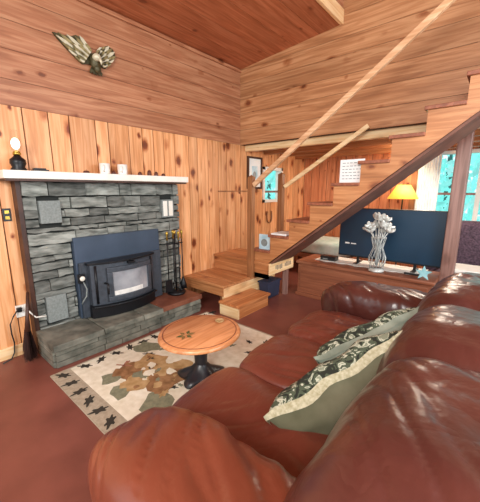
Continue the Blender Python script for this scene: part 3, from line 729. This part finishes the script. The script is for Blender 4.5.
# crystal vase with clear flowers
VX, VY, VZ = 2.165, 3.84, .521
K = 1.42
va = thing('crystal_vase', 'clear crystal vase on the chest in front of the television', 'vase', (VX, VY, VZ))
def sc_(p): return [(r*K, z*K) for r, z in p]
mb = MB(); mb.lathe(sc_([(0, 0), (.06, 0), (.066, .012), (.05, .03), (.062, .07), (.068, .12), (.055, .17), (.036, .215), (.046, .27), (.06, .30), (.054, .30), (.03, .22), (.05, .16), (.058, .11), (.045, .04), (0, .03)]), (VX, VY, VZ), 24)
vo = mb.build('vase_body', M['thinglass'], va)
mb = MB(); mb.lathe(sc_([(.06, .001), (.067, .012), (.051, .03)]), (VX, VY, VZ), 24); mb.lathe(sc_([(.059, .295), (.062, .302), (.055, .302)]), (VX, VY, VZ), 24)
for k in range(14):
    a = 2*PI*k/14; mb.tube([(VX+K*r*math.cos(a+t), VY+K*r*math.sin(a+t), VZ+K*z) for r, z, t in ((.052, .03, 0), (.067, .09, .2), (.069, .125, .4), (.038, .21, .7), (.06, .298, .9))], .003, 6)
mb.build('cut_facets', M['crystalflower'], va)
random.seed(21)
for k in range(13):
    a = 2*PI*k/13+.3; rr = (.05, .11, .15)[k % 3]; hx, hy, hz = VX+rr*math.cos(a), VY+rr*.6*math.sin(a), VZ+(.62, .53, .47)[k % 3]+.04*random.random()
    fl = thing('clear_flower', 'pale translucent flower in the crystal vase', 'flower', (hx, hy, hz), 'translucent flowers in the crystal vase')
    mb = MB(); mb.tube([(VX+.012*math.cos(a), VY+.012*math.sin(a), VZ+.08), (VX+.03*math.cos(a), VY+.03*math.sin(a), VZ+.36), (hx, hy, hz)], .005, 6); mb.build('stem', M['crystalflower'], fl)
    mb = MB(); e = rot((hx, hy, hz), random.uniform(-35, 35), random.uniform(-35, 35), random.uniform(0, 60))
    for j in range(5):
        b = 2*PI*j/5; mb.blob((0, 0, 0), (.044, .027, .014), 2, 4, 0, None, e @ Matrix.Translation((.034*math.cos(b), .034*math.sin(b), .02)) @ Matrix.Rotation(b, 4, 'Z') @ Matrix.Rotation(-.7, 4, 'Y'))
    mb.blob((0, 0, .012), (.018, .018, .018), 2, 4, 0, None, e); mb.build('petals', M['crystalflower'], fl)
# turquoise ribbon-like cloth star at chest end
mb = MB(); pts = []
for k in range(10):
    a = PI/2+PI*k/5; r = .085 if k % 2 == 0 else .036; pts.append((r*math.cos(a), r*math.sin(a)))
mb.prism(pts, .02, 0, rot((2.68, 3.78, .602), 84, 0, 0)); tag(mb.build('star_ornament', M['turq'], bevel=.004), 'pale turquoise star ornament standing at the right end of the chest', 'ornament')

# ------------------------------------------------------------------ room under the loft
fl = thing('floor_lamp', 'lamp with glowing yellow shade behind the television', 'lamp', (2.0, 5.55, 0))
mb = MB(); mb.lathe([(0, 0), (.14, 0), (.14, .02), (.03, .04), (0, .045)], (2.0, 5.55, 0)); mb.build('base', M['irond'], fl)
mb = MB(); mb.tube([(2.0, 5.55, .04), (2.0, 5.55, 1.52)], .012, 8); mb.build('pole', M['irond'], fl)
mb = MB(); mb.lathe([(.23, 0), (.10, .22), (.098, .22), (.228, .002)], (2.0, 5.55, 1.36), 28); mb.build('lamp_shade', M['shade'], fl)
mb = MB(); mb.box(2.03, 2.115, YB-.03, YB-.001, .90, 2.16); struct(mb.build('trim_3', M['post']))
mb = MB()
vs = []; n = 40
for i in range(n+1):
    x = 2.14+.30*i/n; y = 5.84+.018*math.sin(i*1.25); vs += [(x, y, .55), (x, y, 2.16)]
mb.add(vs, [(2*i, 2*i+2, 2*i+3, 2*i+1) for i in range(n)], 0, True)
ct = thing('white_curtain', 'white curtain at the left edge of the large far window', 'curtain', (2.2, 5.84, .55)); mb.build('cloth', M['curtain'], ct)
mb = MB(); mb.tube([(1.95, 5.84, 2.17), (3.9, 5.84, 2.17)], .012, 8); mb.build('rod', M['irond'], ct)
ac = thing('wicker_armchair', 'dark purplish brown wicker armchair in front of the large far window', 'armchair', (3.0, 5.0, 0))
def rb(cx, cy, cz_, hx, hy, hz, k=6, fn=None, n=8):
    m = MB(); m.blob((cx, cy, cz_), (hx, hy, hz), k, n, 0, fn); return m
rb(3.0, 5.28, .72, .42, .10, .36, 5).build('backrest', M['wicker'], ac)
rb(3.0, 4.95, .36, .40, .32, .10, 6).build('seat', M['wicker'], ac)
for s in (-1, 1):
    rb(3.0+s*.40, 4.98, .52, .07, .34, .12, 5).build('arm', M['wicker'], ac)
    for yy in (4.70, 5.25):
        m = MB(); m.tube([(3.0+s*.36, yy, 0), (3.0+s*.36, yy, .32)], .03, 8); m.build('leg', M['wicker'], ac)
sd = thing('white_side_table', 'white topped side table between the post and wicker armchair', 'side table', (3.1, 4.35, 0))
mb = MB(); mb.box(2.86, 3.6, 4.16, 4.55, .57, .61); mb.build('table_top', M['white'], sd, bevel=.006)
for xx in (2.9, 3.54):
    for yy in (4.2, 4.5):
        m = MB(); m.box(xx, xx+.03, yy, yy+.03, 0, .57); m.build('leg', M['white'], sd)
bn = thing('covered_bench', 'bench under a pale cover glimpsed beneath the stairs behind the chest', 'bench', (.75, 5.3, 0))
rb(.78, 5.25, .50, .68, .38, .13, 5).build('cushion', M['blanket'], bn)
mb = MB(); mb.box(.12, 1.44, 4.9, 5.6, .30, .375); mb.build('bench_frame', M['chest'], bn)
for xx in (.14, 1.36):
    for yy in (4.92, 5.52):
        m = MB(); m.box(xx, xx+.06, yy, yy+.06, 0, .30); m.build('leg', M['chest'], bn)

# ------------------------------------------------------------------ rug
RX0, RX1, RY0, RY1 = .60, 2.0, .70, 2.46
random.seed(5)
mb = MB(); mb.box(RX0, RX1, RY0, RY1, .001, .010, 1)
mb.box(RX0+.02, RX1, RY0+.15, RY1-.02, .010, .0112, 0)
def flat(poly, mi, c, s=1, a=0, z=.0118):
    ca, sa = math.cos(a), math.sin(a); pts = [(c[0]+s*(x*ca-y*sa), c[1]+s*(x*sa+y*ca)) for x, y in poly]
    n = len(pts); cx = sum(p[0] for p in pts)/n; cy = sum(p[1] for p in pts)/n
    mb.add([(x, y, z) for x, y in pts]+[(cx, cy, z)], [(i, (i+1) % n, n) for i in range(n)], mi)
leaf = []
for k in range(24):
    t = 2*PI*k/24; r = .95 if k % 4 in (0, 1) else .6
    leaf.append((1.1*r*math.cos(t), .62*r*math.sin(t)))
leaf[0] = (1.25, .06); leaf[23] = (1.25, -.06)
def blobp(n=14, j=.25): return [((1+random.uniform(-j, j))*math.cos(2*PI*k/n), (1+random.uniform(-j, j))*math.sin(2*PI*k/n)) for k in range(n)]
for x in [RX0+.08+i*.155 for i in range(9)]: flat(leaf, 2, (x, RY0+.075), .06, random.uniform(0, 6), .0114)
for y in [RY0+.25+i*.14 for i in range(12)]: flat(leaf, 2, (RX0+.075, y), .058, random.uniform(0, 6), .0116)
for y in [RY0+.3+i*.14 for i in range(13)]: flat(leaf, 2, (RX1-.10, y), .04, random.uniform(0, 6), .0125)
for _ in range(16): flat(leaf, random.choice((2, 2, 3)), (random.uniform(RX0+.2, RX1-.1), random.uniform(1.9, RY1-.15)), random.uniform(.035, .06), random.uniform(0, 6))
for _ in range(14): flat(leaf, random.choice((2, 2, 3, 6)), (random.uniform(RX0+.18, RX1-.1), random.uniform(RY0+.22, 1.6)), random.uniform(.03, .055), random.uniform(0, 6), .0119)
for _ in range(7): flat(blobp(10, .4), 3, (random.uniform(RX0+.2, RX1-.1), random.choice((random.uniform(RY0+.2, 1.1), random.uniform(1.6, 2.2)))), random.uniform(.07, .12), 0, .0121)
flat(blobp(12, .35), 3, (.80, 1.47), .12, 0, .0121)
# brown animal-like patchwork in the centre
for c, s, mi in (((1.12, 1.20), .17, 4), ((1.25, 1.32), .15, 5), ((1.05, 1.36), .13, 5), ((1.38, 1.22), .12, 4), ((1.22, 1.10), .10, 5), ((1.40, 1.38), .11, 4), ((1.0, 1.12), .08, 4), ((1.30, 1.50), .10, 5)):
    flat(blobp(16, .28), mi, c, s, 0, .0122+random.uniform(0, .0012))
for _ in range(26):
    flat(leaf if random.random() < .5 else blobp(8, .45), random.choice((2, 3, 4, 5, 5, 0)), (random.gauss(1.2, .13), random.gauss(1.28, .12)), random.uniform(.02, .05), random.uniform(0, 6), random.uniform(.0136, .0142))
for c in ((1.18, 1.25), (1.3, 1.38), (1.1, 1.33)): flat(blobp(9, .4), 0, c, .045, 0, .0142)
for a in (.6, 2.2): flat([(-1, -.12), (1, -.12), (1, .12), (-1, .12)], 6, (.92, 1.17), .07, a, .0125)
rug = tag(mb.build('patterned_rug', [M['rug'], M['rugb'], M['rugdk'], M['ruggr'], M['rugbr'], M['rugtan'], M['rugred']]), 'cream rug with dark leaf border and brown pattern between hearth and sofa', 'rug')

# ------------------------------------------------------------------ pedestal table
TX, TY, TZ = 1.545, 1.50, .41
TR = (.31, .335)
tb = thing('pedestal_table', 'small round wooden tabletop on a black star footed pedestal standing on the rug', 'table', (TX, TY, 0.0145))
TS = Matrix.Translation((TX, TY, 0)) @ Matrix.Diagonal((TR[0], TR[1], 1, 1))
mb = MB(); mb.lathe([(0, .378), (.95, .378), (.995, .384), (1, .39), (.985, .405), (.96, .41), (0, .41)], (0, 0, 0), 56, 0, TS); mb.build('table_top', M['table'], tb)
mb = MB(); n = 56
vs = [TS @ Vector((r*math.cos(2*PI*k/n), r*math.sin(2*PI*k/n), z)) for r, z in ((.90, .4102), (.90, .4115), (.875, .4115), (.875, .4102)) for k in range(n)]
mb.add(vs, [(i*n+k, i*n+(k+1) % n, ((i+1) % 4)*n+(k+1) % n, ((i+1) % 4)*n+k) for i in range(4) for k in range(n)]); mb.build('rim_inlay', M['chest'], tb)
mb = MB(); mb.lathe([(.09, .3775), (.09, .36), (.06, .35), (.045, .30), (.055, .22), (.05, .14), (.04, .07)], (TX, TY, 0), 20); mb.build('pedestal_column', M['figdark'], tb)
mb = MB(); n = 60; vs = []
for r, z, am in ((.0, 0, 0), (.165, 0, .18), (.172, .018, .18), (.13, .045, .14), (.085, .07, .07), (.055, .11, 0), (.042, .13, 0)):
    for k in range(n):
        t = 2*PI*k/n; q = r*(1+am*math.cos(5*t+.4)); vs.append((TX+q*math.cos(t), TY+q*math.sin(t), .0145+z))
mb.add(vs, [(i*n+k, i*n+(k+1) % n, (i+1)*n+(k+1) % n, (i+1)*n+k) for i in range(6) for k in range(n)], 0, True); mb.build('pedestal_foot', M['figdark'], tb)
sprig = thing('leaf_sprig', 'small sprig of green leaves lying on the round pedestal table', 'sprig', (TX+.02, TY-.15, TZ+.002))
mb = MB()
for k in range(6):
    a = k*1.05; lf = [(0, 0), (.025, .014), (.055, 0), (.025, -.014)]
    mb.prism([(x*math.cos(a)-y*math.sin(a)*1, x*math.sin(a)+y*math.cos(a)) for x, y in lf], .004, k % 2, rot((TX-.02+.012*math.cos(a), TY-.13+.02*math.sin(a), TZ+.004), 3, -4, 0))
mb.build('leaves', [plain('sprig_green', H('6c6a38'), .7, c2=H('4c4c24')), plain('sprig_brown', H('8c6c3c'), .7)], sprig)
mb = MB(); mb.lathe([(.03, 0), (.036, .004), (.038, .012), (.033, .012), (.028, .006), (0, .005)], (TX+.0, TY+.22, TZ+.003), 24)
tag(mb.build('small_dish', M['rugtan']), 'small round dish near the far edge of the pedestal table', 'dish')

# ------------------------------------------------------------------ sofa
sf = thing('leather_sofa', 'large reddish brown leather sofa with puffy cushions facing the fireplace', 'sofa', (2.65, 1.7, 0))
def nz(w, s, a, o=0): return a*noise.noise(Vector(w)*s+Vector((o, o*1.7, -o)))
def leatherfn(c, amp=.012, fold=.01, o=0, crown=0, cr=0, ca=0):
    c = Vector(c)
    def fn(q, w):
        p = w+c
        d = nz(p, 4, amp, o)+nz(p, 11, fold, o+5)+(crease(p, ca, 10, cr, o)+crease(p, ca+35, 14, cr*.6, o+4) if cr else 0)
        n = Vector((q.x**3, q.y**3, q.z**3)).normalized() if q.length else q
        w = w+n*d
        if crown and q.z > 0: w = w+Vector((0, 0, crown*(1-q.x*q.x)*(1-q.y*q.y)))
        return w
    return fn
def crease(p, ang, f, amp, o):
    ca, sa = math.cos(R(ang)), math.sin(R(ang)); a = p.x*ca+p.y*sa; b = p.y*ca-p.x*sa
    wob = .25*noise.noise(Vector((b*3, p.z*3, o)))
    r = max(0, 1-abs(noise.noise(Vector(((a+wob*.2)*f, b*1.6+o, p.z*1.2+o))))*3.2)**1.5
    m = max(0, .25+1.1*noise.noise(Vector((p.x*2.2+o*3, p.y*2.2, p.z*2.2))))
    return -amp*r*min(1, m*1.6)
SYA, SYB = .33, 2.92
mb = MB(); mb.box(2.13, 3.5, SYA+.15, SYB-.12, .06, .30); mb.build('base', M['leath_dark'], sf, bevel=.03)
for x in (2.2, 3.4):
    for y in (SYA+.22, SYB-.2):
        m = MB(); m.lathe([(.03, 0), (.035, .03), (.03, .06)], (x, y, 0.012 if x < 2.5 and y > .7 else 0), 12); m.build('foot', M['darkwood'], sf)
ye = [.74, 1.28, 1.86, 2.50]
for i in range(3):
    c = (2.53, (ye[i]+ye[i+1])/2, .36)
    m = MB(); m.blob(c, (.47, (ye[i+1]-ye[i])/2+.012, .105), 5.5, 50, 0, leatherfn(c, .014, .004, i*3, .03, .015, 100)); m.build('seat_cushion', M['leath_seat'], sf)
for i, (ya, yb, zc, hz) in enumerate(((.42, 1.26, .66, .29), (1.22, 1.94, .67, .28), (1.90, 2.74, .66, .30))):
    c = (3.19, (ya+yb)/2, zc)
    def fnb(q, w, c=c, i=i):
        w = leatherfn(c, .02, .004, 11+i*4, 0, .010, 30)(q, w)
        w.x += .07*q.z-.03*(1-q.z*q.z)         # lean back towards the top
        return w
    m = MB(); m.blob(c, (.28, (yb-ya)/2, hz), 4.0, 56, 0, fnb); m.build('back_cushion', M['leath_back'], sf)
mb = MB(); mb.blob((3.5, 1.62, .46), (.12, 1.24, .40), 7, 20, 0, leatherfn((3.5, 1.62, .46), .01, .004)); mb.build('sofa_back', M['leath_dark'], sf)
def arm(yc, o, m, zc=.36, hz=.315, hy=.21, x0=2.12, x1=3.3):
    c = ((x0+x1)/2, yc, zc)
    def fn(q, w):
        p = w+Vector(c)
        w = w+Vector((0, q.y, q.z*.7))*(.05*max(0, q.z+.1))     # fuller roll on top
        w.x -= .04*max(0, q.z)*(q.x < 0)*abs(q.x)
        d = nz(p, 4, .014, o)+crease(p, 59, 11, .022, o)+crease(p, 45, 17, .014, o+7)
        return w+Vector((q.x**3, q.y**3, q.z**3))*d
    mb = MB(); mb.blob(c, ((x1-x0)/2, hy, hz), 3.6, 64, 0, fn); mb.build('armrest', M[m], sf)
arm(.50, 2, 'leath_arm', hy=.195, x0=2.18, x1=3.4); arm(2.74, 8, 'leath_back', zc=.34, hz=.30, hy=.2, x0=2.02, x1=3.4)

# ------------------------------------------------------------------ pillows
def pillow(name, lab, A, B, hx, hy, th, mats, sag=0, o=0):
    A, B = Vector(A), Vector(B); u_ = (B-A).normalized(); dv = Vector((-.40, .74, -.55)).normalized()   # near edge A-B, body sinks away towards the seat
    v_ = (dv-u_*dv.dot(u_)).normalized(); n_ = v_.cross(-u_); th_ = R(24); v_, n_ = v_*math.cos(th_)-n_*math.sin(th_), n_*math.cos(th_)+v_*math.sin(th_); c = (A+B)/2+v_*hx; hy = hy or (B-A).length/2*1.03
    t = thing(name, lab, 'pillow', c, 'throw pillows on the sofa')
    mt = Matrix((( v_.x, -u_.x, n_.x, c.x), (v_.y, -u_.y, n_.y, c.y), (v_.z, -u_.z, n_.z, c.z), (0, 0, 0, 1)))
    n = 22
    def pt(u, v, s):
        f = max(0, (1-u**4)*(1-v**4))**.6
        pin = 1-.07*(1-abs(v)**2)*(abs(u)**3)-.0
        x = u*hx*(1-.10*(1-v*v)*abs(u)); y = v*hy*(1-.10*(1-u*u)*abs(v))
        z = s*th*(.9 if s > 0 else 1.45)*f*(1+.3*noise.noise(Vector((u*2.6+o, v*2.6, s*3))))+.02*noise.noise(Vector((u*3, v*3, o)))*(1 if abs(u) < 1 else 1)
        z += sag*(u*u)
        return (x, y, z)
    for s, mi, nm in ((1, 0, 'front_panel'), (-1, 1, 'back_panel')):
        mb = MB(); vs = [pt(-1+2*i/n, -1+2*j/n, s) for i in range(n+1) for j in range(n+1)]
        fs = [(i*(n+1)+j, (i+1)*(n+1)+j, (i+1)*(n+1)+j+1, i*(n+1)+j+1) for i in range(n) for j in range(n)]
        if s < 0: fs = [f[::-1] for f in fs]
        mb.add(vs, fs, 0, True, mt); mb.build(nm, M[mats[mi]], t)
    mb = MB()   # braid trim round the seam
    per = [(-1, -1+2*j/n) for j in range(n)]+[(-1+2*i/n, 1) for i in range(n)]+[(1, 1-2*j/n) for j in range(n)]+[(1-2*i/n, -1) for i in range(n)]
    vs = []
    for u, v in per:
        for q_, dz in ((1.0, .006), (.997, -.010), (.991, -.012)): vs.append(Vector(pt(u*q_, v*q_, -1))+Vector((u*.003, v*.003, dz)))
    L = len(per)
    fs = []
    for i in range(L):
        k = (i+1) % L; fs += [(3*i, 3*i+1, 3*k+1, 3*k), (3*i+1, 3*i+2, 3*k+2, 3*k+1)]
    mb.add(vs, fs, 0, True, mt); mb.build('braid_trim', M[mats[2]], t)
    return t
pillow('throw_pillow', 'nearer green leaf print pillow with olive underside and pale braid trim on the sofa', (2.57, .96, .53), (2.96, 1.52, .85), .20, None, .13, ('camo', 'olive', 'braid'), 0, 1)
pillow('throw_pillow', 'farther green leaf print pillow with olive underside painted as brightly lit, behind the nearer one', (2.54, 1.48, .57), (2.94, 2.08, .80), .19, None, .12, ('camo', 'olive_lit', 'olive_lit'), 0, 6)

# ------------------------------------------------------------------ light and camera
w = bpy.data.worlds.new('world'); bpy.context.scene.world = w; w.use_nodes = True
bg = w.node_tree.nodes['Background']; bg.inputs[0].default_value = (.90, .97, 1.0, 1); bg.inputs[1].default_value = .95
def area(name, loc, target, size, energy, color=(1, 1, 1), sy=None):
    l = bpy.data.lights.new(name, 'AREA'); l.energy = energy; l.color = color; l.size = size
    if sy: l.shape = 'RECTANGLE'; l.size_y = sy
    o = bpy.data.objects.new(name, l); col.objects.link(o); o.location = loc
    o.rotation_euler = (Vector(target)-Vector(loc)).to_track_quat('-Z', 'Y').to_euler()
area('window_light_rear', (3.6, -2.0, 2.6), (1.2, 2.2, 1.0), 1.6, 130, (1, .96, .9), 1.2)
area('window_light_right', (5.1, 1.9, 2.0), (2.0, 2.0, .8), 1.6, 70, (.92, .97, 1), 1.1)
area('fill_under_loft', (2.3, 5.0, 2.1), (1.4, 4.6, .6), .5, 30, (1, .85, .68))  # added fill light beneath the loft, no fixture there
p = bpy.data.lights.new('shade_bulb', 'POINT'); p.energy = 6; p.color = (1, .75, .4); p.shadow_soft_size = .04
po = bpy.data.objects.new('shade_bulb', p); col.objects.link(po); po.location = (2.0, 5.55, 1.56)

cam = bpy.data.cameras.new('camera'); co = bpy.data.objects.new('camera', cam); col.objects.link(co)
F = 304
cam.sensor_fit = 'HORIZONTAL'; cam.sensor_width = 36; cam.lens = F/480*36; cam.clip_start = .02
co.location = (3.23, 0, 1.5)
co.rotation_euler = (PI/2-math.atan((251-190)/F), 0, R(40.3))
sc = bpy.context.scene; sc.camera = co
sc.view_settings.view_transform = 'Standard'; sc.view_settings.exposure = 0.4
